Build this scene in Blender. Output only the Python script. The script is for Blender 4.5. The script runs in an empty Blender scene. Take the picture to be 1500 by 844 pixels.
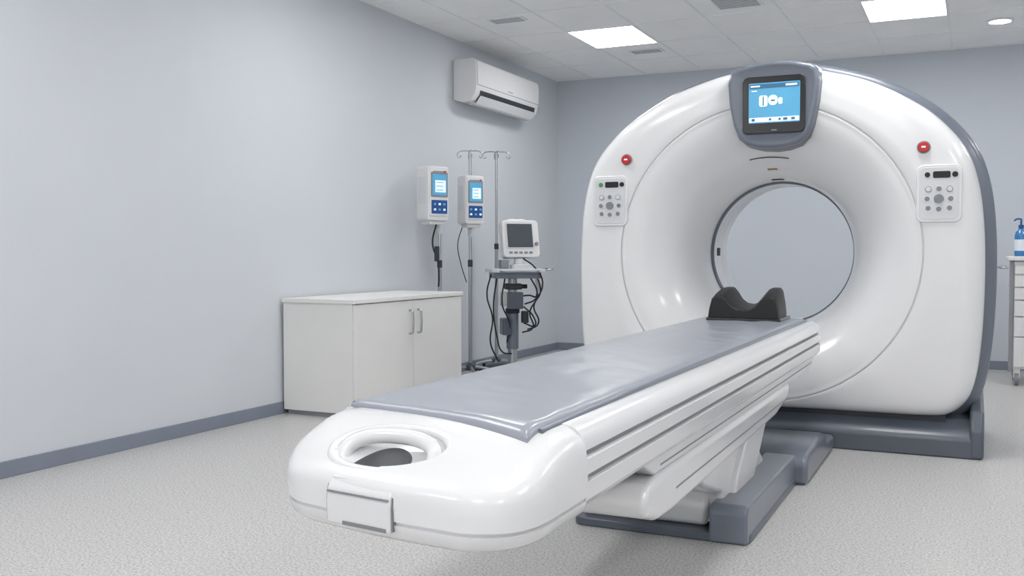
import bpy, bmesh, math, random
from mathutils import Vector, Matrix
random.seed(4)
sc = bpy.context.scene
sc.view_settings.view_transform = 'Standard'
COL = sc.collection

# ---------------------------------------------------------------- materials
def srgb(r, g, b):
    f = lambda c: (c/255/12.92) if c/255 <= .04045 else ((c/255+.055)/1.055)**2.4
    return (f(r), f(g), f(b), 1)

def mat(name, rgb, rough=.5, metal=0, coat=0, var=.03, vscale=6, bump=0, bscale=40, emit=0):
    m = bpy.data.materials.new(name); m.use_nodes = True
    nt = m.node_tree; b = nt.nodes['Principled BSDF']
    c = srgb(*rgb)
    tc = nt.nodes.new('ShaderNodeTexCoord')
    n = nt.nodes.new('ShaderNodeTexNoise'); n.inputs['Scale'].default_value = vscale
    n.inputs['Detail'].default_value = 3
    nt.links.new(tc.outputs['Object'], n.inputs['Vector'])
    r = nt.nodes.new('ShaderNodeValToRGB')
    r.color_ramp.elements[0].position = .3; r.color_ramp.elements[1].position = .7
    r.color_ramp.elements[0].color = (c[0]*(1-var), c[1]*(1-var), c[2]*(1-var), 1)
    r.color_ramp.elements[1].color = (min(1, c[0]*(1+var)), min(1, c[1]*(1+var)), min(1, c[2]*(1+var)), 1)
    nt.links.new(n.outputs['Fac'], r.inputs['Fac'])
    nt.links.new(r.outputs['Color'], b.inputs['Base Color'])
    b.inputs['Roughness'].default_value = rough
    b.inputs['Metallic'].default_value = metal
    b.inputs['Coat Weight'].default_value = coat
    b.inputs['Coat Roughness'].default_value = .12
    if bump:
        n2 = nt.nodes.new('ShaderNodeTexNoise'); n2.inputs['Scale'].default_value = bscale
        nt.links.new(tc.outputs['Object'], n2.inputs['Vector'])
        bp = nt.nodes.new('ShaderNodeBump'); bp.inputs['Strength'].default_value = bump
        bp.inputs['Distance'].default_value = .01
        nt.links.new(n2.outputs['Fac'], bp.inputs['Height'])
        nt.links.new(bp.outputs['Normal'], b.inputs['Normal'])
    if emit:
        nt.links.new(r.outputs['Color'], b.inputs['Emission Color'])
        b.inputs['Emission Strength'].default_value = emit
    return m

M = {}
M['wall'] = mat('wall_paint', (208, 212, 217), .62, var=.012, vscale=1.5, bump=.05, bscale=120)
M['wallb'] = mat('wall_paint_back', (200, 206, 214), .62, var=.012, vscale=1.5, bump=.05, bscale=120)
M['base'] = mat('baseboard_vinyl', (128, 136, 149), .45)
M['ceil'] = mat('ceiling_tile', (246, 246, 246), .9, var=.025, vscale=2.2, bump=.15, bscale=150)
M['tbar'] = mat('ceiling_grid', (240, 241, 242), .6)
M['light'] = mat('light_panel', (255, 255, 255), .5, var=0, emit=17)
M['frame'] = mat('light_frame', (240, 241, 243), .5)
M['white'] = mat('gloss_white_plastic', (228, 228, 229), .22, coat=.5, var=.008)
M['white2'] = mat('satin_white_plastic', (224, 224, 225), .34, coat=.2, var=.01)
M['seam'] = mat('seam_grey', (140, 142, 146), .6)
M['hole'] = mat('recess_shade_grey', (128, 130, 134), .5)  # mid grey: painted shade of the handle pocket, also the latch gaps
M['gray'] = mat('slate_grey_plastic', (110, 117, 129), .3, coat=.3, var=.02)
M['gray_d'] = mat('dark_slate_plastic', (84, 91, 102), .35, coat=.2, var=.03)
M['dark'] = mat('dark_grey', (50, 53, 58), .6)  # own tone of dark fittings and slots; also paints the plinth's shadow gap
M['black'] = mat('black_plastic', (9, 9, 10), .42)
M['bezel'] = mat('black_bezel', (10, 11, 14), .2, coat=.5)
M['pad'] = mat('vinyl_pad', (154, 158, 168), .30, coat=.25, var=.03, vscale=3, bump=.0)
M['screen'] = mat('lcd_blue', (84, 158, 196), .25, var=.06, vscale=4, emit=.35)
M['scr_w'] = mat('lcd_white', (228, 242, 248), .3, emit=.4)
M['scr_d'] = mat('lcd_dark', (62, 112, 150), .3, emit=.1)
M['scr_g'] = mat('lcd_grey', (66, 74, 82), .5)
M['blue'] = mat('keypad_blue', (34, 82, 148), .4)
M['red'] = mat('emergency_red', (190, 26, 30), .35, coat=.2)
M['green'] = mat('green_led', (60, 140, 80), .4)
M['panel'] = mat('panel_grey', (214, 215, 217), .4)
M['btn'] = mat('button_grey', (130, 134, 141), .4)
M['chrome'] = mat('brushed_steel', (190, 192, 196), .25, metal=1)
M['pole'] = mat('pole_steel', (178, 180, 184), .35, metal=.8)
M['cable'] = mat('cable_rubber', (30, 31, 34), .6)
M['cab'] = mat('laminate_white', (228, 227, 225), .45, var=.012)
M['yellow'] = mat('label_tan', (150, 128, 70), .6)
M['bottle'] = mat('bottle_blue', (40, 120, 180), .2, coat=.5)
M['bottlew'] = mat('bottle_label', (225, 232, 240), .4)
M['ring'] = mat('bore_ring_grey', (226, 228, 231), .3)

# speckled vinyl floor
def floor_mat():
    m = bpy.data.materials.new('speckled_vinyl_floor'); m.use_nodes = True
    nt = m.node_tree; b = nt.nodes['Principled BSDF']
    tc = nt.nodes.new('ShaderNodeTexCoord')
    n = nt.nodes.new('ShaderNodeTexNoise'); n.inputs['Scale'].default_value = 110; n.inputs['Detail'].default_value = 4
    n.inputs['Roughness'].default_value = .7
    nt.links.new(tc.outputs['Object'], n.inputs['Vector'])
    r = nt.nodes.new('ShaderNodeValToRGB'); e = r.color_ramp.elements
    e[0].position = .35; e[0].color = srgb(146, 144, 142)
    e[1].position = .66; e[1].color = srgb(222, 221, 219)
    k = e.new(.48); k.color = srgb(194, 192, 190)
    nt.links.new(n.outputs['Fac'], r.inputs['Fac'])
    v = nt.nodes.new('ShaderNodeTexVoronoi'); v.inputs['Scale'].default_value = 75
    nt.links.new(tc.outputs['Object'], v.inputs['Vector'])
    r2 = nt.nodes.new('ShaderNodeValToRGB'); e = r2.color_ramp.elements
    e[0].position = .10; e[0].color = (.50, .49, .48, 1)
    e[1].position = .22; e[1].color = (1, 1, 1, 1)
    nt.links.new(v.outputs['Distance'], r2.inputs['Fac'])
    mx = nt.nodes.new('ShaderNodeMix'); mx.data_type = 'RGBA'; mx.blend_type = 'MULTIPLY'
    mx.inputs[0].default_value = .8
    nt.links.new(r.outputs['Color'], mx.inputs[6]); nt.links.new(r2.outputs['Color'], mx.inputs[7])
    nt.links.new(mx.outputs[2], b.inputs['Base Color'])
    b.inputs['Roughness'].default_value = .33
    bp = nt.nodes.new('ShaderNodeBump'); bp.inputs['Strength'].default_value = .05; bp.inputs['Distance'].default_value = .003
    nt.links.new(n.outputs['Fac'], bp.inputs['Height']); nt.links.new(bp.outputs['Normal'], b.inputs['Normal'])
    return m
M['floor'] = floor_mat()

# ---------------------------------------------------------------- helpers
def empty(name, loc=(0, 0, 0), rz=0, parent=None, rx=0):
    o = bpy.data.objects.new(name, None); o.location = loc
    o.rotation_euler = (rx, 0, rz); o.empty_display_size = .1
    COL.objects.link(o)
    if parent: o.parent = parent
    return o

def mk(name, bm, m, parent=None, bevel=0, seg=3, ang=35):
    bmesh.ops.recalc_face_normals(bm, faces=bm.faces)
    me = bpy.data.meshes.new(name); bm.to_mesh(me); bm.free()
    o = bpy.data.objects.new(name, me); COL.objects.link(o)
    mm = M[m] if isinstance(m, str) else m
    me.materials.append(mm)
    for p in me.polygons: p.use_smooth = True
    me.set_sharp_from_angle(angle=math.radians(ang))
    if bevel:
        b = o.modifiers.new('bevel', 'BEVEL'); b.width = bevel; b.segments = seg
        b.limit_method = 'ANGLE'; b.angle_limit = math.radians(30); b.harden_normals = True
    if parent: o.parent = parent
    return o

def box(name, lo, hi, m, parent=None, bevel=0, seg=3):
    bm = bmesh.new()
    vs = [bm.verts.new((x, y, z)) for x in (lo[0], hi[0]) for y in (lo[1], hi[1]) for z in (lo[2], hi[2])]
    for f in ((0, 1, 3, 2), (4, 6, 7, 5), (0, 4, 5, 1), (2, 3, 7, 6), (0, 2, 6, 4), (1, 5, 7, 3)):
        bm.faces.new([vs[i] for i in f])
    return mk(name, bm, m, parent, bevel, seg)

def boxes(name, lst, m, parent=None, bevel=0):
    bm = bmesh.new()
    for lo, hi in lst:
        vs = [bm.verts.new((x, y, z)) for x in (lo[0], hi[0]) for y in (lo[1], hi[1]) for z in (lo[2], hi[2])]
        for f in ((0, 1, 3, 2), (4, 6, 7, 5), (0, 4, 5, 1), (2, 3, 7, 6), (0, 2, 6, 4), (1, 5, 7, 3)):
            bm.faces.new([vs[i] for i in f])
    return mk(name, bm, m, parent, bevel)

def prism(name, pts, a, b, axis, m, parent=None, bevel=0, seg=3):
    """polygon extruded along axis. axis X: pts=(y,z); Y: pts=(x,z); Z: pts=(x,y)"""
    bm = bmesh.new()
    def P(p, t):
        return {'X': (t, p[0], p[1]), 'Y': (p[0], t, p[1]), 'Z': (p[0], p[1], t)}[axis]
    A = [bm.verts.new(P(p, a)) for p in pts]; B = [bm.verts.new(P(p, b)) for p in pts]
    n = len(pts)
    for i in range(n):
        bm.faces.new((A[i], A[(i+1) % n], B[(i+1) % n], B[i]))
    bm.faces.new(A); bm.faces.new(B)
    return mk(name, bm, m, parent, bevel, seg)

def rrect(cx, cy, w, h, r, n=6):
    pts = []
    for k, (sx, sy) in enumerate(((1, 1), (-1, 1), (-1, -1), (1, -1))):
        for i in range(n+1):
            a = math.pi/2*(k+i/n)
            pts.append((cx+sx*(w/2-r)+r*math.cos(a), cy+sy*(h/2-r)+r*math.sin(a)))
    return pts

def rings(name, R, m, parent=None, cap0=False, cap1=False, bevel=0, ang=40):
    bm = bmesh.new()
    V = [[bm.verts.new(p) for p in r] for r in R]
    n = len(R[0])
    for a, b in zip(V, V[1:]):
        for i in range(n):
            bm.faces.new((a[i], a[(i+1) % n], b[(i+1) % n], b[i]))
    if cap0: bm.faces.new(V[0])
    if cap1: bm.faces.new(V[-1])
    return mk(name, bm, m, parent, bevel, ang=ang)

def cyl(name, p0, p1, r, m, parent=None, r2=None, n=20, bevel=0):
    p0 = Vector(p0); p1 = Vector(p1); d = (p1-p0).normalized()
    u = d.orthogonal().normalized(); w = d.cross(u)
    r2 = r if r2 is None else r2
    def ring(p, rr): return [p+rr*(math.cos(2*math.pi*i/n)*u+math.sin(2*math.pi*i/n)*w) for i in range(n)]
    return rings(name, [ring(p0, r), ring(p1, r2)], m, parent, True, True, bevel)

def lathe(name, prof, c, m, parent=None, n=24):
    """prof (r,z) about vertical axis at c"""
    R = [[(c[0]+r*math.cos(2*math.pi*i/n), c[1]+r*math.sin(2*math.pi*i/n), c[2]+z) for i in range(n)] for r, z in prof]
    return rings(name, R, m, parent, True, True)

def tube(name, pts, r, m, parent=None, smooth=True, cyclic=False):
    cu = bpy.data.curves.new(name, 'CURVE'); cu.dimensions = '3D'
    cu.bevel_depth = r; cu.bevel_resolution = 4; cu.use_fill_caps = True; cu.resolution_u = 8
    if smooth:
        s = cu.splines.new('BEZIER'); s.bezier_points.add(len(pts)-1)
        for bp, p in zip(s.bezier_points, pts):
            bp.co = p; bp.handle_left_type = bp.handle_right_type = 'AUTO'
    else:
        s = cu.splines.new('POLY'); s.points.add(len(pts)-1)
        for q, p in zip(s.points, pts): q.co = (*p, 1)
    s.use_cyclic_u = cyclic
    cu.materials.append(M[m])
    o = bpy.data.objects.new(name, cu); COL.objects.link(o)
    if parent: o.parent = parent
    return o

# ---------------------------------------------------------------- room
XL, XR, YF, YB, ZC = -4.07, 3.6, -2.4, 9.76, 2.885
box('floor', (XL-.1, YF-.1, -.1), (XR+.1, YB+.1, 0), 'floor')
box('wall_left', (XL-.1, YF-.1, 0), (XL, YB+.1, ZC), 'wall')
box('wall_back', (XL, YB, 0), (XR, YB+.1, ZC), 'wallb')
box('wall_right', (XR, YF-.1, 0), (XR+.1, YB+.1, ZC), 'wall')
box('ceiling', (XL-.1, YF-.1, ZC), (XR+.1, YB+.1, ZC+.1), 'ceil')
box('baseboard_left', (XL, YF, 0), (XL+.012, YB, .078), 'base', bevel=.003)
box('baseboard_back', (XL+.012, YB-.012, 0), (XR, YB, .078), 'base', bevel=.003)
box('baseboard_right', (XR-.012, YF, 0), (XR, YB-.012, .078), 'base', bevel=.003)
# ceiling grid
PX, PY = .575, .71
gx0, gy0 = -3.08, 7.57
L = []
x = gx0-2*PX
while x < XR:
    if x > XL: L.append(((x-.008, YF, ZC-.004), (x+.008, YB, ZC)))
    x += PX
y = gy0-15*PY
while y < YB:
    if y > YF: L.append(((XL, y-.008, ZC-.0045), (XR, y+.008, ZC)))
    y += PY
boxes('trim_ceiling_grid', L, 'tbar')
# light panels
k = 0
for i in (0, 4, 8):
    for j in (0, -4, -8, -12):
        x0 = gx0+i*PX; y0 = gy0+j*PY
        e = empty('ceiling_light_panel' if k == 0 else 'ceiling_light_panel.%03d' % k); k += 1
        boxes('frame', [((x0+.005, y0+.005, ZC-.012), (x0+.012, y0+PY-.005, ZC)), ((x0+PX-.012, y0+.005, ZC-.012), (x0+PX-.005, y0+PY-.005, ZC)),
                        ((x0+.012, y0+.005, ZC-.012), (x0+PX-.012, y0+.012, ZC)), ((x0+.012, y0+PY-.012, ZC-.012), (x0+PX-.012, y0+PY-.005, ZC))], 'frame', e)
        box('diffuser', (x0+.012, y0+.012, ZC-.010), (x0+PX-.012, y0+PY-.012, ZC-.001), 'light', e)
k = 0
for (x, y) in ((.16, 8.69), (-3.19, 6.2), (1.9, 6.2)):
    e = empty('ceiling_downlight' if k == 0 else 'ceiling_downlight.%03d' % k); k += 1
    lathe('trim_ring', [(.08, 0), (.1, -.002), (.1, -.008), (.082, -.012), (.08, -.012)], (x, y, ZC), 'frame', e)
    lathe('lens', [(.079, -.004), (.079, -.0125)], (x, y, ZC), 'light', e)
# air vents
k = 0
for (x, y, w, d) in ((-1.6, 7.22, .34, .34), (-2.72, 8.62, .30, .16), (-3.35, 7.0, .30, .14)):
    e = empty('ceiling_air_vent' if k == 0 else 'ceiling_air_vent.%03d' % k); k += 1
    box('plate', (x-w/2, y-d/2, ZC-.008), (x+w/2, y+d/2, ZC), 'tbar', e, .002)
    nn = int(d/.035)
    boxes('slots', [((x-w/2+.02, y-d/2+.015+q*.035, ZC-.0095), (x+w/2-.02, y-d/2+.03+q*.035, ZC-.008)) for q in range(nn)], 'seam', e)

# ---------------------------------------------------------------- CT gantry
G = empty('ct_scanner_gantry')
CX, CZ, Y0 = -1.05, 1.05, 5.45
half = [(0, 2.068), (.16, 2.062), (.31, 2.035), (.55, 1.955), (.79, 1.82), (.94, 1.68), (1.025, 1.55), (1.075, 1.38), (1.098, 1.18),
        (1.105, .95), (1.10, .70), (1.085, .50), (1.06, .36), (1.02, .27), (.955, .215), (.86, .195), (.5, .19), (0, .19)]
def catmull(P, n=12):
    out = []
    for i in range(len(P)-1):
        p0 = Vector(P[max(i-1, 0)]) if i else Vector((-P[1][0], P[1][1])); p1 = Vector(P[i]); p2 = Vector(P[i+1])
        p3 = Vector(P[i+2]) if i+2 < len(P) else Vector((-P[-2][0], P[-2][1]))
        for t in range(n):
            t /= n
            out.append(.5*((2*p1)+(-p0+p2)*t+(2*p0-5*p1+4*p2-p3)*t*t+(-p0+3*p1-3*p2+p3)*t**3))
    out.append(Vector(P[-1])); return out
H = catmull(half)
tab = [(math.atan2(p.x, p.y-CZ), math.hypot(p.x, p.y-CZ)) for p in H]  # angle from up, 0..pi
def orad(th):
    th = abs((th+math.pi) % (2*math.pi)-math.pi)
    for (a, ra), (b, rb) in zip(tab, tab[1:]):
        if a <= th <= b: return ra+(rb-ra)*(th-a)/(b-a+1e-9)
    return tab[-1][1]
N = 256
TH = [2*math.pi*i/N for i in range(N)]
OR = [orad(t) for t in TH]
def ring_r(fr, y):
    return [(CX+math.sin(t)*fr(i), Y0+y, CZ+math.cos(t)*fr(i)) for i, t in enumerate(TH)]
def off(d, y): return ring_r(lambda i: OR[i]+d, y)
def ins(f, cap, y):  # inset from outline, fraction of available margin
    return ring_r(lambda i: OR[i]-min(cap, (OR[i]-.832)*f), y)
def cir(r, y): return ring_r(lambda i: r, y)
R = [off(-.04, .30), off(0, .26), off(0, .11), ins(.05, .004, .085), ins(.15, .014, .055), ins(.35, .034, .026), ins(.6, .06, .009), ins(.9, .095, 0)]
R += [ring_r(lambda i: .828+(OR[i]-min(.095, (OR[i]-.832)*.9)-.828)*t, -.004*(1-t)) for t in (.6, .3)]
R += [cir(.822, -.005), cir(.819, -.003), cir(.818, .006), cir(.813, .006), cir(.812, -.002), cir(.809, -.004)]
na = 28
for i in range(na+1):
    a = math.pi/2*i/na
    R.append(cir(.425+.375*(1-math.sin(a))**1.0, .55*(1-math.cos(a))))
R += [cir(.425, .56), cir(.43, .562)]
rings('front_cover', R, 'white', G, ang=60)
# bore liner
rings('bore_ring', [cir(.432, .562), cir(.418, .563), cir(.414, .57), cir(.414, .60), cir(.42, .602), cir(.436, .602)], 'gray_d', G)
rings('bore_tunnel', [cir(.436, .602), cir(.418, .604), cir(.416, .62), cir(.416, .80), cir(.43, .803), cir(.43, .81), cir(.416, .813), cir(.416, .93), cir(.44, .97), cir(.50, 1.0), cir(.6, 1.01)], 'ring', G)
rings('side_shell', [off(-.05, .27), off(.03, .275), off(.05, .285), off(.058, .30), off(.058, .72), off(.04, .74), off(-.05, .75)], 'gray', G)
rings('rear_cover', [off(-.05, .74), off(.02, .75), off(.02, .90), off(-.02, .96), off(-.1, 1.0), cir(.62, 1.01), cir(.6, 1.005)], 'white2', G)
# base plinth
bp = [(5.435, 0), (5.435, .095), (5.455, .12), (5.56, .185), (6.36, .185), (6.38, 0)]
prism('base_plinth', bp, -2.14, .035, 'X', 'gray_d', G, .012)
prism('base_end_right', [(5.43, 0), (5.43, .15), (5.50, .24), (6.36, .27), (6.39, 0)], -.005, .062, 'X', 'gray_d', G, .02)
prism('base_end_left', [(5.43, 0), (5.43, .15), (5.50, .24), (6.36, .27), (6.39, 0)], -2.162, -2.095, 'X', 'gray_d', G, .02)
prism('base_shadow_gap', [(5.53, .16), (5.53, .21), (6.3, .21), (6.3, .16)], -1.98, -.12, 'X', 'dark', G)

# display housing
DX = -.992; yd = 5.375
hp = [(-.205, 2.055), (-.235, 2.03), (-.245, 1.97), (-.236, 1.86), (-.212, 1.74), (-.185, 1.675), (-.14, 1.635), (-.07, 1.617),
      (0, 1.612), (.07, 1.617), (.14, 1.635), (.185, 1.675), (.212, 1.74), (.236, 1.86), (.245, 1.97), (.235, 2.03), (.205, 2.055), (.1, 2.078), (0, 2.084), (-.1, 2.078)]
def scl(pts, s, cz=1.85): return [(DX+x*s, cz+(z-cz)*s) for x, z in pts]
def hr(s, y): return [(x, y+(0.0), z) for x, z in scl(hp, s)]
rings('display_housing', [hr(1.0, 5.66), hr(1.0, 5.42), hr(.985, 5.39), hr(.955, 5.378), hr(.90, 5.374), hr(.88, 5.377), hr(.5, 5.379)], 'gray', G, False, True, ang=50)
rings('display_housing_rim', [hr(1.012, 5.60), hr(1.012, 5.44), hr(1.0, 5.425), hr(.98, 5.43)], 'gray_d', G)
def plate(name, cx, cz, w, h, r, y, d, m, parent, bevel=.002):
    return prism(name, rrect(cx, cz, w, h, r), y, y+d, 'Y', m, parent, bevel, 2)
plate('display_bezel', DX+.008, 1.845, .33, .305, .03, 5.362, .02, 'bezel', G, .004)
plate('display_screen', DX+.012, 1.855, .27, .215, .006, 5.360, .01, 'screen', G, 0)
ys = 5.3585
plate('screen_header', DX+.012, 1.945, .262, .022, .002, ys, .002, 'scr_d', G, 0)
plate('screen_footer', DX+.012, 1.765, .262, .024, .002, ys, .002, 'scr_w', G, 0)
for n_, (a, b, w, h) in enumerate(((-.1, 1.945, .05, .008), (.09, 1.945, .06, .010), (-.105, 1.92, .03, .006), (-.11, 1.765, .018, .014), (-.02, 1.765, .012, .012), (.03, 1.765, .012, .012), (.06, 1.765, .022, .014), (.1, 1.765, .02, .012))):
    plate('screen_text_%d' % n_, DX+.012+a, b, w, h, .002, ys-.0015, .0012, 'scr_w' if n_ < 3 else 'scr_d', G, 0)
plate('screen_icon_1', DX-.045, 1.865, .045, .06, .012, ys, .002, 'scr_w', G, 0)
plate('screen_icon_2', DX+.006, 1.868, .05, .055, .024, ys, .002, 'scr_w', G, 0)
plate('screen_icon_3', DX+.045, 1.862, .022, .035, .008, ys, .002, 'scr_w', G, 0)
plate('screen_icon_4', DX-.045, 1.865, .006, .05, .002, ys-.001, .002, 'scr_d', G, 0)
plate('screen_icon_5', DX+.006, 1.866, .022, .008, .003, ys-.001, .002, 'scr_d', G, 0)
plate('display_led', DX+.012, 1.708, .03, .006, .002, 5.3608, .004, 'btn', G, 0)

def disc(name, x, z, r, y0, y1, m, parent, bevel=0):
    return cyl(name, (x, y0, z), (x, y1, z), r, m, parent, n=28, bevel=bevel)
for s, cx in (('left', CX-.885), ('right', CX+.885)):
    plate('control_panel_rim_'+s, cx, 1.352, .215, .295, .035, Y0-.012, .02, 'white', G, .006)
    plate('control_panel_'+s, cx, 1.352, .187, .265, .026, Y0-.014, .01, 'panel', G, .002)
    plate('control_display_'+s, cx+.012, 1.447, .082, .034, .008, Y0-.017, .006, 'black', G, .001)
    disc('led_'+s, cx-.055, 1.447, .013, Y0-.018, Y0, 'green' if s == 'left' else 'black', G)
    disc('knob_'+s, cx+.074, 1.447, .014, Y0-.020, Y0, 'black', G, .002)
    disc('dial_'+s, cx+.0, 1.325, .023, Y0-.022, Y0, 'btn', G, .003)
    for q, (a, b) in enumerate(((-1, 1), (0, 1.05), (1, 1), (-1.1, 0), (1.1, 0), (-1, -1), (0, -1.1), (1, -1))):
        disc('button_%s_%d' % (s, q), cx+.05*a, 1.325+.048*b, .0125, Y0-.019, Y0, 'panel' if q in (0, 2) else 'btn', G, .002)
        disc('button_bezel_%s_%d' % (s, q), cx+.05*a, 1.325+.048*b, .016, Y0-.0155, Y0, 'seam' if q in (0, 2) else 'white', G, .0005)
    ex = CX+(-.785 if s == 'left' else .81)
    disc('estop_collar_'+s, ex, 1.59, .033, Y0-.010, Y0+.02, 'seam', G, .003)
    disc('estop_'+s, ex, 1.59, .027, Y0-.024, Y0, 'red', G, .004)
    plate('estop_mark_'+s, ex, 1.59, .02, .008, .002, Y0-.0252, .002, 'scr_w', G, 0)
# slot & label on the flare crown: profile radius->depth
def flare_pt(a):
    return (.425+.375*(1-math.sin(a)), .55*(1-math.cos(a)))
for nm, a, w, m_, th in (('laser_slot', math.radians(44), .22, 'dark', .012), ('warning_label', math.radians(58), .055, 'yellow', .03), ('laser_window', math.radians(78), .07, 'dark', .04)):
    r_, y_ = flare_pt(a); r2_, y2_ = flare_pt(a+th)
    bm = bmesh.new(); rowA = []; rowB = []
    for i in range(9):
        t = (i/8-.5)*w/r_
        rowA.append(bm.verts.new((CX+math.sin(t)*(r_-.0025), Y0+y_-.002, CZ+math.cos(t)*(r_-.0025))))
        rowB.append(bm.verts.new((CX+math.sin(t)*(r2_-.0025), Y0+y2_-.002, CZ+math.cos(t)*(r2_-.0025))))
    for i in range(8): bm.faces.new((rowA[i], rowA[i+1], rowB[i+1], rowB[i]))
    o = mk(nm, bm, m_, G)
    sm = o.modifiers.new('s', 'SOLIDIFY'); sm.thickness = .002; sm.offset = 0
# small marker on tunnel side
box('tunnel_marker', (CX-.416, Y0+.68, 1.03), (CX-.408, Y0+.74, 1.08), 'dark', G, .002)

# ---------------------------------------------------------------- patient table
T = empty('ct_patient_table')
def skew(p):
    x, y, z = p
    return (x, y-.15*(x-CX)*max(0, min(1, (1.90-y)/.25)), z)
NY = 1.58
def nose_ring(z, d, r=.15, yend=1.90, n=10):
    xl, xr, yn = -1.362+d, -.722-d, NY+d
    rr = max(.02, r-d*.5); P = []
    P.append((xr, yend)); 
    for k in range(5): P.append((xr, yend+(yn+rr-yend)*(k+1)/6))
    for i in range(n+1):
        a = i/n*math.pi/2; P.append((xr-rr+rr*math.cos(a), yn+rr-rr*math.sin(a)))
    for k in range(7): P.append((xr-rr+(xl-xr+2*rr)*(k+1)/8, yn-.008*math.sin(math.pi*(k+1)/8)))
    for i in range(n+1):
        a = i/n*math.pi/2; P.append((xl+rr-rr*math.sin(a), yn+rr-rr*math.cos(a)))
    for k in range(5): P.append((xl, yn+rr+(yend-yn-rr)*(k+1)/6))
    P.append((xl, yend))
    return [skew((x, y, nz(y, z))) for x, y in P]
def nz(y, z):
    w = max(0, min(1, (1.85-y)/.26)); w = w*w*(3-2*w)
    return z-(z-.56)*.50*w if z > .56 else z
levels = [(.500, .07), (.493, .045), (.496, .025), (.508, .010), (.530, .003), (.531, .009), (.537, .009), (.538, .002), (.57, .0), (.615, .001), (.64, .005), (.662, .016), (.678, .036), (.686, .055), (.69, .075)]+[(.691+.00005*i, .095+.02*i) for i in range(9)]
nose = rings('nose_cap', [nose_ring(z, d) for z, d in levels], 'white', T, True, True, ang=50)
# handle recess cut
def ellipsoid(c, r, tilt=0, m='white2'):
    bm = bmesh.new(); bmesh.ops.create_uvsphere(bm, u_segments=64, v_segments=32, radius=1)
    bmesh.ops.transform(bm, matrix=Matrix.Translation(c) @ Matrix.Rotation(tilt, 4, 'X') @ Matrix.Diagonal((*r, 1)), verts=bm.verts)
    return mk('cut', bm, m)
HX = -1.080
def cut(o, c):
    m = o.modifiers.new('b', 'BOOLEAN'); m.operation = 'DIFFERENCE'; m.solver = 'EXACT'; m.object = c
    m.material_mode = 'TRANSFER'
    dg = bpy.context.evaluated_depsgraph_get(); dg.update()
    me = bpy.data.meshes.new_from_object(o.evaluated_get(dg))
    o.modifiers.clear(); o.data = me
    bpy.data.objects.remove(c)
    for p in me.polygons: p.use_smooth = True
    me.set_sharp_from_angle(angle=math.radians(40))
def tz(y): return nz(y, .69)
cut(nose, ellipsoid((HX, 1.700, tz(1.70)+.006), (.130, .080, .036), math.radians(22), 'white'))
cut(nose, ellipsoid((HX-.008, 1.680, tz(1.68)-.028), (.060, .068, .056), math.radians(20), 'hole'))  # pocket faces coloured grey to deepen the shade inside
rim = []
for i in range(32):
    a = 2*math.pi*i/32
    y = 1.702+.082*math.sin(a); rim.append((HX+.134*math.cos(a), y+.006*max(0, -math.sin(a)), tz(y)-.009-.007*max(0, -math.sin(a))))
tube('handle_rim', rim, .0125, 'white', T, cyclic=True)
hb = []
for i in range(13):
    t = i/12; a = math.pi*t
    hb.append((HX-.108*math.cos(a), 1.680+.050*math.sin(a)**.7, tz(1.68)-.028+.052*math.sin(a)**.5))
tube('handle_bar', hb, .0165, 'white', T)
# latch panel on the tip (follows the slightly raked tip)
def rake(o):
    for v in o.data.vertices: v.co.y -= .15*(v.co.x-CX)
    return o
def latchp(o):
    return [(NY-.014+o, .515+o), (NY-.016+o, .56), (NY-.012+o, .585), (NY+.004+o, .603-o*.5), (NY+.03, .617-o), (NY+.05, .60-o), (NY+.05, .515+o)]
LX = HX+.008
rake(prism('latch_cover', latchp(0), LX-.084, LX+.080, 'X', 'white2', T, .005))
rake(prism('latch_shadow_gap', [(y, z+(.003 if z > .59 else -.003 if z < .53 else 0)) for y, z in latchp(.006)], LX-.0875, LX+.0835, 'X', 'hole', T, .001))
rake(boxes('latch_seams', [((LX-.080, NY-.0175, .5775), (LX+.076, NY-.012, .5805)), ((LX-.04, NY-.0165, .517), (LX+.070, NY-.011, .524))], 'hole', T))
rake(prism('latch_lip', [(NY+.0005, .603), (NY+.030, .6195), (NY+.036, .6195), (NY+.036, .612), (NY+.006, .596)], LX-.079, LX+.075, 'X', 'panel', T, .002))

# long table body
hs = [(.20, .690), (.262, .690), (.29, .686), (.31, .672), (.320, .652), (.322, .634), (.310, .631), (.310, .622), (.327, .619), (.328, .585), (.316, .582), (.316, .573), (.327, .570), (.325, .530), (.31, .512), (.28, .505)]
pts = hs+[(-x*.955, z) for x, z in reversed(hs)]
prism('table_body', [(CX+x, z) for x, z in pts], 1.90, 5.33, 'Y', 'white', T, .002, 2)
boxes('rail_groove_shadows', [((CX+.309, 1.905, .6225), (CX+.3135, 5.328, .6305)), ((CX+.315, 1.905, .5735), (CX+.3195, 5.328, .5815))], 'seam', T)
prism('table_end_cap', [(CX+x*.985, .60+(z-.60)*.97) for x, z in pts], 5.33, 5.36, 'Y', 'white2', T, .006)
cs = [(2.35, .515), (2.45, .468), (5.12, .455), (5.26, .50), (5.26, .515)]
prism('slide_carriage', cs, CX-.29, CX+.305, 'X', 'white2', T, .008)
boxes('carriage_groove', [((CX+.304, 2.5, .484), (CX+.3065, 5.18, .488))], 'seam', T)
arm = [(2.60, .338), (2.46, .345), (2.36, .375), (2.335, .42), (2.37, .455), (2.48, .466), (4.50, .466), (4.42, .40), (4.15, .365)]
prism('lift_arm', arm, CX-.29, CX+.315, 'X', 'white', T, .022, 4)
prism('arm_groove', [(2.62, .402), (2.62, .397), (4.38, .405), (4.385, .410)], CX-.292, CX+.3160, 'X', 'seam', T, 0)
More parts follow.
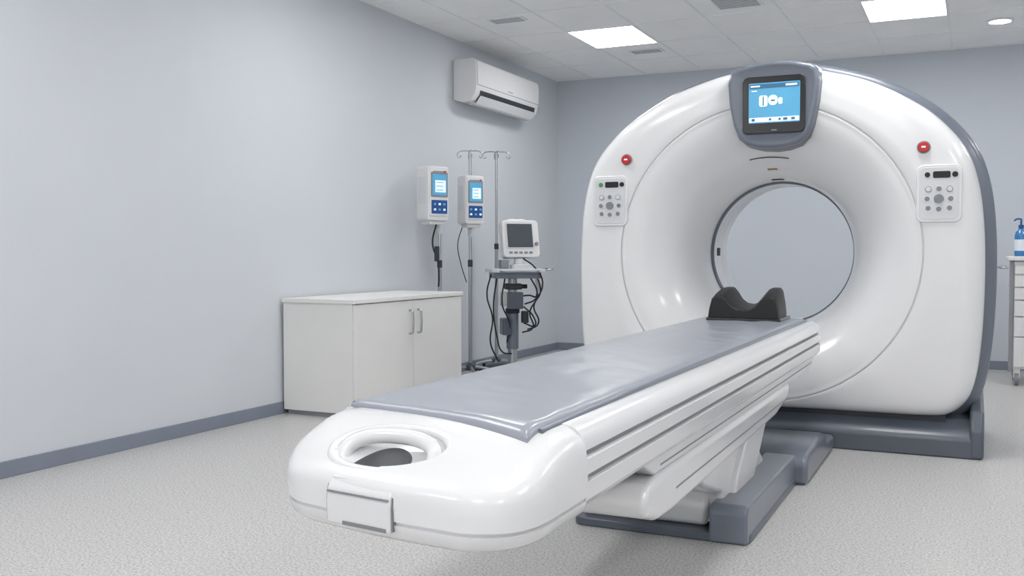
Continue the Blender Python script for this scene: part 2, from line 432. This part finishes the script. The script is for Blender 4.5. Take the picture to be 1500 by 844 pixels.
b1 = [(3.60, .035), (4.26, .035), (4.36, .14), (4.10, .30), (4.32, .42), (3.0, .42), (3.30, .24), (3.56, .16)]
prism('pedestal_body', b1, CX-.25, CX+.225, 'X', 'white', T, .02)
b2 = [(3.66, .12), (3.98, .10), (4.36, .38), (4.0, .40), (3.72, .20)]
prism('pedestal_panel', b2, CX-.27, CX+.25, 'X', 'white2', T, .012)
b3 = [(3.55, .032), (3.53, .12), (3.58, .20), (3.70, .235), (4.2, .20), (4.3, .032)]
prism('pedestal_lower_cover', b3, CX-.325, CX+.175, 'X', 'white', T, .025)
b4 = [(3.55, .05), (3.80, .05), (4.02, .22), (3.88, .30)]
prism('pedestal_slant_cover', b4, CX+.10, CX+.215, 'X', 'white', T, .015)
# grey floor base
prism('base_plate', rrect(CX, 4.05, .68, 1.14, .05), 0, .032, 'Z', 'gray_d', T, .006)
prism('base_foot', [(3.475, 0), (3.475, .115), (3.50, .14), (4.52, .135), (4.54, .12), (4.54, 0)], CX+.195, CX+.335, 'X', 'gray', T, .022, 4)
prism('base_block', [(4.5, 0), (4.5, .10), (4.56, .135), (5.05, .15), (5.12, .13), (5.15, .09), (5.43, .08), (5.43, 0)], CX-.39, CX+.39, 'X', 'gray', T, .025, 4)

# mattress
def mattress():
    bm = bmesh.new(); nx, ny = 40, 220
    from mathutils import noise
    top = {}
    for j in range(ny+1):
        for i in range(nx+1):
            s = i/nx; t = j/ny
            yn = 1.895-.15*s+ .02*math.sin(math.pi*s)
            x = CX-.262+.52*s; y = yn+(5.27-yn)*t
            ex = min(s, 1-s)*.52; ey = min(t*(5.27-yn), (1-t)*3.4)
            ed = min(ex, ey)
            w = noise.noise(Vector((x*7, y*2.2, 1.3)))*.004+noise.noise(Vector((x*16, y*6, 5)))*.0016
            w += .003*noise.noise(Vector(((x+y)*9, (x-y)*3, 9)))
            w += .003*max(0, noise.noise(Vector(((x*.6+y)*14, (x-y*.5)*4, 3))))
            z = .706+w*min(1, ed/.04)-.010*max(0, 1-ed/.018)**2
            if y < 1.88: z -= (.69-nz(y+.10*(x-CX), .69))*.9
            top[i, j] = bm.verts.new((x, y, z))
    for j in range(ny):
        for i in range(nx):
            bm.faces.new((top[i, j], top[i+1, j], top[i+1, j+1], top[i, j+1]))
    ext = bmesh.ops.extrude_face_region(bm, geom=bm.faces[:])
    for v in ext['geom']:
        if isinstance(v, bmesh.types.BMVert):
            v.co.z = min(v.co.z-.004, .6895) if v.co.y > 1.88 else v.co.z-.014
    return mk('mattress_pad', bm, 'pad', T, ang=60)
mattress()
def edge_pipe(pts, nm): tube(nm, pts, .007, 'gray', T)
edge_pipe([(CX+.262, 1.80, .687), (CX+.262, 2.5, .694), (CX+.262, 3.8, .694), (CX+.262, 5.26, .694)], 'pad_piping_right')
edge_pipe([(CX-.262, 1.91, .694), (CX-.262, 2.5, .694), (CX-.262, 3.8, .694), (CX-.262, 5.26, .694)], 'pad_piping_left')

# head rest cradle (sits on pad)
hx = CX+.003
outer = [(-.170, .0), (-.178, .03), (-.172, .085), (-.160, .150), (-.148, .168), (-.105, .168), (-.085, .145), (-.06, .105), (-.03, .084), (0, .078), (.03, .084), (.06, .105), (.085, .145),
         (.105, .168), (.148, .168), (.160, .150), (.172, .085), (.178, .03), (.170, .0)]
def hring(y, s, zs): return [(hx+x*s, y, .703+z*zs) for x, z in outer]
rings('head_rest', [hring(4.93, .98, .70), hring(4.94, 1.0, .74), hring(5.0, 1.0, .84), hring(5.1, .98, .96), hring(5.20, .96, .98), hring(5.215, .93, .94)], 'black', T, True, True, .006, ang=50)
boxes('head_rest_base', [((hx-.185, 4.92, .700), (hx+.188, 5.225, .722))], 'bezel', T, .008)

# ---------------------------------------------------------------- cabinet
C = empty('storage_cabinet')
cx0, cx1, cy0, cy1, ct = XL+.02, -3.49, 5.08, 6.50, .755
box('carcass', (cx0, cy0+.01, .03), (cx1-.022, cy1-.01, ct-.028), 'cab', C, .002)
box('plinth', (cx0+.02, cy0+.03, 0), (cx1-.05, cy1-.03, .03), 'seam', C)
box('worktop', (cx0, cy0-.006, ct-.028), (cx1+.008, cy1+.006, ct), 'cab', C, .004)
ys_ = 5.79
box('door_1', (cx1-.021, cy0+.012, .035), (cx1, ys_-.003, ct-.034), 'cab', C, .002)
box('door_2', (cx1-.021, ys_+.003, .035), (cx1, cy1-.012, ct-.034), 'cab', C, .002)
for n_, yy in ((1, ys_-.055), (2, ys_+.055)):
    tube('handle_%d' % n_, [(cx1, yy, .655), (cx1+.026, yy, .65), (cx1+.03, yy, .63), (cx1+.03, yy, .52), (cx1+.026, yy, .50), (cx1, yy, .495)], .0075, 'chrome', C)

# ---------------------------------------------------------------- air conditioner
A = empty('wall_air_conditioner')
ap = [(XL, 2.70), (XL, 2.36), (XL+.10, 2.335), (XL+.17, 2.345), (XL+.215, 2.40), (XL+.23, 2.47), (XL+.23, 2.62), (XL+.22, 2.685), (XL+.19, 2.71), (XL+.02, 2.71)]
prism('body', [(x, z) for x, z in ap], 7.42, 8.72, 'Y', 'white', A, .012)
prism('front_panel', [(XL+.222, 2.478), (XL+.240, 2.48), (XL+.240, 2.62), (XL+.232, 2.678), (XL+.222, 2.69)], 7.43, 8.71, 'Y', 'white', A, .004)
prism('vent_opening', [(XL+.180, 2.357), (XL+.2165, 2.400), (XL+.226, 2.440), (XL+.229, 2.438), (XL+.220, 2.395), (XL+.184, 2.352)], 7.50, 8.64, 'Y', 'dark', A)
prism('louver', [(XL+.150, 2.334), (XL+.180, 2.336), (XL+.226, 2.396), (XL+.230, 2.392), (XL+.184, 2.330), (XL+.150, 2.328)], 7.50, 8.64, 'Y', 'white2', A, .001)
boxes('badge', [((XL+.239, 8.02, 2.50), (XL+.2415, 8.12, 2.508))], 'btn', A)

# ---------------------------------------------------------------- infusion pumps on stands
def hooks(p, z, par, n=4, r=.095):
    for q in range(n):
        a = q*2*math.pi/n+.6
        c, s = math.cos(a), math.sin(a)
        tube('hook_%d' % q, [(p[0], p[1], z), (p[0]+c*r*.6, p[1]+s*r*.6, z+.002), (p[0]+c*r, p[1]+s*r, z-.01), (p[0]+c*r*1.12, p[1]+s*r*1.12, z-.04),
                             (p[0]+c*r*.95, p[1]+s*r*.95, z-.055), (p[0]+c*r*.8, p[1]+s*r*.8, z-.035)], .0055, 'chrome', par)
def star_base(par, r=.19, n=5, rot=.3, zc=.09):
    lathe('hub', [(.03, .055), (.045, .06), (.045, .10), (.02, .12)], (0, 0, 0), 'gray_d', par)
    for q in range(n):
        a = rot+q*2*math.pi/n; c, s = math.cos(a), math.sin(a)
        tube('leg_%d' % q, [(0, 0, .085), (c*r*.6, s*r*.6, .078), (c*r, s*r, .06)], .013, 'pole', par)
        cyl('caster_%d' % q, (c*r-s*.012, s*r+c*.012, .027), (c*r+s*.012, s*r-c*.012, .027), .027, 'black', par, bevel=.003)
        cyl('caster_stem_%d' % q, (c*r, s*r, .03), (c*r, s*r, .065), .008, 'chrome', par)
def pump(par, z0, w=.20, h=.40, d=.15, rz=0):
    """front faces local -Y"""
    e = empty('pump_head', (0, 0, 0), rz, par)
    yf = -d/2-.03
    prism('case', rrect(0, z0+h/2, w, h, .022), yf, yf+d, 'Y', 'white2', e, .008)
    prism('front_fascia', rrect(0, z0+h/2+.01, w-.018, h-.05, .015), yf-.008, yf, 'Y', 'white', e, .003)
    prism('screen_bezel', rrect(0, z0+h*.66, w-.040, h*.46, .008), yf-.012, yf-.006, 'Y', 'seam', e, .001)
    prism('screen', rrect(0, z0+h*.66, w-.065, h*.38, .004), yf-.014, yf-.010, 'Y', 'screen', e)
    prism('screen_window', rrect(.008, z0+h*.63, w-.10, h*.22, .003), yf-.0148, yf-.0138, 'Y', 'scr_w', e)
    for q in range(3):
        prism('screen_row_%d' % q, rrect(-.0, z0+h*(.70-.07*q), w-.13, h*.014, .001), yf-.0156, yf-.0145, 'Y', 'screen', e)
    prism('keypad', rrect(0, z0+h*.25, w-.05, h*.25, .006), yf-.012, yf-.006, 'Y', 'blue', e, .001)
    for q in range(6):
        prism('key_%d' % q, rrect(-.045+.045*(q % 3), z0+h*(.30-.10*(q//3)), .020, .016, .004), yf-.0145, yf-.011, 'Y', 'scr_w' if q % 2 else 'screen', e)
    box('brand_strip', (-w*.3, yf-.0095, z0+h-.045), (w*.3, yf-.0078, z0+h-.038), 'btn', e)
    box('status_light', (w*.22, yf-.0097, z0+h-.050), (w*.34, yf-.0076, z0+h-.034), 'red', e)
    prism('side_grip', [(yf+.03, z0+h*.3), (yf+.03, z0+h*.8), (yf+d-.03, z0+h*.8), (yf+d-.03, z0+h*.3)], -w/2-.002, -w/2+.002, 'X', 'panel', e, .001)
    prism('bottom_dock', rrect(0, z0-.012, w*.7, .035, .008), yf+.02, yf+d-.02, 'Y', 'panel', e, .003)
    box('pole_clamp', (-.035, yf+d-.01, z0+.10), (.035, yf+d+.05, z0+.20), 'seam', e, .006)
    cyl('clamp_knob', (.035, yf+d+.025, z0+.15), (.075, yf+d+.025, z0+.15), .02, 'dark', e, bevel=.003)
    return e
def pump_stand(name, x, y, z0, h, rz, top, hook, w=.2, d=.15, sh=(0, 0)):
    e = empty(name, (x, y, 0))
    star_base(e)
    cyl('pole_lower', (0, 0, .08), (0, 0, .95), .016, 'pole', e)
    cyl('pole_upper', (0, 0, .95), (0, 0, top), .012, 'chrome', e)
    cyl('pole_collar', (0, 0, .93), (0, 0, .99), .020, 'dark', e, bevel=.003)
    cyl('pole_socket', (0, 0, z0-.10), (0, 0, z0-.02), .022, 'panel', e, bevel=.003)
    pe = pump(e, z0, rz=rz, h=h, w=w, d=d)
    pe.location = (sh[0], sh[1], 0)
    if hook: hooks((0, 0), top, e)
    return e
p1 = pump_stand('infusion_pump_stand', -3.83, 6.76, 1.30, .42, math.radians(66), 1.66, False, .20, .16, (-.04, -.075))
tube('drip_line', [(.0, -.05, 1.28), (-.03, -.06, 1.12), (.0, -.03, .98), (.01, -.03, .85), (.0, -.02, .78)], .007, 'cable', p1)
box('line_connector', (-.022, -.05, .98), (.01, -.02, 1.10), 'dark', p1, .005)
p2 = pump_stand('infusion_pump_stand.001', -3.83, 7.28, 1.285, .40, math.radians(58), 1.90, True, .18, .14, (.02, -.06))
tube('drip_line', [(-.03, -.08, 1.27), (-.07, -.09, 1.12), (-.05, -.07, .95), (-.02, -.03, .80)], .004, 'cable', p2)
# separate thin pole
p3 = empty('iv_drip_pole', (-3.84, 7.80, 0))
star_base(p3, .19, 5, .1)
cyl('pole_lower', (0, 0, .08), (0, 0, 1.1), .016, 'pole', p3)
cyl('pole_upper', (0, 0, 1.1), (0, 0, 1.94), .012, 'chrome', p3)
cyl('pole_collar', (0, 0, 1.08), (0, 0, 1.13), .020, 'dark', p3, bevel=.003)
hooks((0, 0), 1.94, p3, r=.11)

# ---------------------------------------------------------------- monitor trolley
Q = empty('patient_monitor_trolley', (-3.49, 7.44, 0), math.radians(38))
cyl('column', (-.02, 0, .10), (-.02, 0, .86), .040, 'pole', Q)
cyl('column_sleeve', (-.02, 0, .24), (-.02, 0, .54), .052, 'gray', Q, bevel=.005)
box('accessory_box', (-.08, -.11, .58), (.05, -.04, .72), 'gray_d', Q, .01)
box('column_clamp', (-.085, -.06, .74), (.05, .05, .79), 'dark', Q, .008)
box('battery_module', (-.12, -.05, .60), (-.06, .05, .72), 'panel', Q, .008)
cyl('clamp_knob', (.05, -.02, .765), (.10, -.03, .765), .018, 'black', Q, bevel=.003)
box('sensor_hub', (.045, -.09, .46), (.10, -.03, .56), 'dark', Q, .008)
box('power_supply', (-.12, -.08, .36), (-.04, .06, .50), 'gray_d', Q, .01)
cyl('column_joint', (-.02, 0, .54), (-.02, 0, .58), .060, 'dark', Q, bevel=.006)
tube('hook_bracket', [(.03, -.02, .68), (.12, -.04, .69), (.17, -.05, .68), (.18, -.055, .72)], .007, 'black', Q)
for a in range(4):
    t = math.pi/4+a*math.pi/2; c, s = math.cos(t), math.sin(t)
    tube('leg_%d' % a, [(0, 0, .10), (c*.16, s*.16, .095), (c*.29, s*.29, .075)], .02, 'gray', Q)
    cyl('caster_%d' % a, (c*.29-s*.015, s*.29+c*.015, .035), (c*.29+s*.015, s*.29-c*.015, .035), .035, 'black', Q, bevel=.004)
    cyl('stem_%d' % a, (c*.29, s*.29, .035), (c*.29, s*.29, .08), .01, 'chrome', Q)
prism('tray', rrect(0, 0, .46, .34, .04), .885, .915, 'Z', 'panel', Q, .006)
prism('tray_under', rrect(0, 0, .40, .28, .03), .835, .885, 'Z', 'gray', Q, .006)
tube('tray_handle', [(.22, -.12, .90), (.29, -.11, .91), (.30, 0, .91), (.29, .11, .91), (.22, .12, .90)], .009, 'chrome', Q)
tube('front_handle', [(-.16, -.165, .895), (-.15, -.21, .89), (0, -.225, .89), (.15, -.21, .89), (.16, -.165, .895)], .009, 'gray', Q)
lathe('swivel', [(.09, 0), (.09, .03), (.06, .04), (.055, .085)], (0.05, 0, .915), 'panel', Q)
box('mount_bracket', (-.13, -.05, .915), (-.06, .06, .99), 'btn', Q, .008)
MM = empty('monitor', (0.055, 0, 1.0), math.radians(8), Q, math.radians(-12))
prism('case', rrect(0, .165, .33, .32, .035), -.03, .05, 'Y', 'white2', MM, .010)
prism('case_back', rrect(0, .155, .25, .24, .03), .05, .13, 'Y', 'white2', MM, .02)
prism('screen_bezel', rrect(-.01, .19, .25, .225, .012), -.035, -.028, 'Y', 'panel', MM, .002)
prism('screen', rrect(-.01, .19, .225, .20, .006), -.0385, -.033, 'Y', 'scr_g', MM)
for q in range(5):
    prism('key_%d' % q, rrect(-.10+.045*q, .045, .03, .018, .004), -.035, -.029, 'Y', 'btn', MM, .001)
disc('dial', .135, .12, .016, -.045, -.028, 'btn', MM, .003)
tube('carry_handle', [(-.09, .05, .31), (-.08, .05, .335), (0, .05, .34), (.08, .05, .335), (.09, .05, .31)], .010, 'white2', MM)
for n_, pp in enumerate((
    [(.10, -.10, .86), (.16, -.14, .70), (.10, -.12, .55), (.13, -.10, .42), (.05, -.06, .38)],
    [(-.10, -.08, .86), (-.13, -.10, .62), (-.06, -.08, .45), (-.08, -.05, .30)],
    [(-.16, -.05, .87), (-.20, -.08, .60), (-.17, -.08, .35), (-.12, -.06, .22), (-.03, -.03, .2)],
    [(.18, -.02, .87), (.21, -.05, .72), (.15, -.06, .60), (.19, -.05, .45), (.10, -.03, .40)],
    [(-.20, .02, .87), (-.24, 0, .70), (-.20, -.04, .50), (-.22, -.05, .30), (-.15, -.03, .14)],
    [(.06, -.05, 1.0), (.14, -.12, .93), (.20, -.16, .80), (.14, -.14, .66), (.06, -.10, .62)],
    [(.05, -.11, .60), (.12, -.16, .52), (.14, -.12, .44), (.06, -.08, .46)])):
    tube('cable_%d' % n_, pp, .0065, 'cable', Q)
prism('probe_holder', rrect(.20, 0, .03, .07, .008), .72, .87, 'Z', 'white2', Q, .004)

# ---------------------------------------------------------------- drawer cart
D = empty('medical_drawer_cart')
dx0, dx1, dy0, dy1 = .27, .92, 8.62, 9.12
box('body', (dx0, dy0+.02, .13), (dx1, dy1, .98), 'cab', D, .006)
z = .15
for n_, hgt in enumerate((.24, .16, .13, .10, .10, .08)):
    box('drawer_%d' % n_, (dx0+.025, dy0, z), (dx1-.025, dy0+.02, z+hgt-.01), 'white2', D, .004)
    tube('pull_%d' % n_, [(dx0+.10, dy0, z+hgt-.04), (dx0+.11, dy0-.02, z+hgt-.04), (dx1-.11, dy0-.02, z+hgt-.04), (dx1-.10, dy0, z+hgt-.04)], .006, 'chrome', D, False)
    z += hgt
boxes('corner_posts', [((dx0-.012, dy0+.01, .11), (dx0+.02, dy0+.04, 1.0)), ((dx1-.02, dy0+.01, .11), (dx1+.012, dy0+.04, 1.0))], 'seam', D, .004)
box('cart_top', (dx0-.03, dy0-.02, .985), (dx1+.03, dy1+.01, 1.02), 'white2', D, .01)
tube('push_rail', [(dx0-.02, dy0+.05, .93), (dx0-.07, dy0+.06, .93), (dx0-.075, dy0+.22, .93), (dx0-.07, dy1-.08, .93), (dx0-.02, dy1-.07, .93)], .009, 'chrome', D)
for n_, (x, y) in enumerate(((dx0+.05, dy0+.05), (dx1-.05, dy0+.05), (dx0+.05, dy1-.05), (dx1-.05, dy1-.05))):
    cyl('wheel_%d' % n_, (x-.016, y, .05), (x+.016, y, .05), .05, 'btn', D, bevel=.005)
    cyl('wheel_hub_%d' % n_, (x-.02, y, .05), (x+.02, y, .05), .02, 'chrome', D)
    box('fork_%d' % n_, (x-.024, y-.02, .06), (x+.024, y+.02, .13), 'cab', D, .004)
k = 0
for (x, y, s, mt) in ((.34, 8.82, 1.1, 'bottle'), (.43, 8.86, 1.0, 'bottlew'), (.62, 8.80, .9, 'bottle')):
    B = empty('sanitizer_bottle' if k == 0 else 'sanitizer_bottle.%03d' % k, (x, y, 1.02)); k += 1
    B.scale = (s, s, s)
    lathe('body', [(.038, 0), (.042, .008), (.042, .15), (.036, .175), (.016, .195), (.014, .205)], (0, 0, 0), mt, B)
    lathe('label', [(.0425, .04), (.0428, .042), (.0428, .12), (.0425, .122)], (0, 0, 0), 'bottlew', B)
    lathe('cap', [(.018, .203), (.018, .228), (.006, .23), (.006, .27)], (0, 0, 0), 'blue', B)
    tube('pump_nozzle', [(0, 0, .268), (-.01, -.01, .272), (-.035, -.02, .268), (-.045, -.026, .258)], .006, 'blue', B)

# ---------------------------------------------------------------- world and camera
w = bpy.data.worlds.new('w'); sc.world = w; w.use_nodes = True
w.node_tree.nodes['Background'].inputs[0].default_value = (.97, .98, 1, 1)
w.node_tree.nodes['Background'].inputs[1].default_value = 1.2
cam = bpy.data.cameras.new('camera'); co = bpy.data.objects.new('camera', cam); COL.objects.link(co)
cam.sensor_width = 36; cam.lens = 1430/1500*36
co.location = (0, 0, 1.05)
co.rotation_euler = (math.radians(90-2.08), 0, math.radians(25.3))
cam.clip_start = .05
sc.camera = co
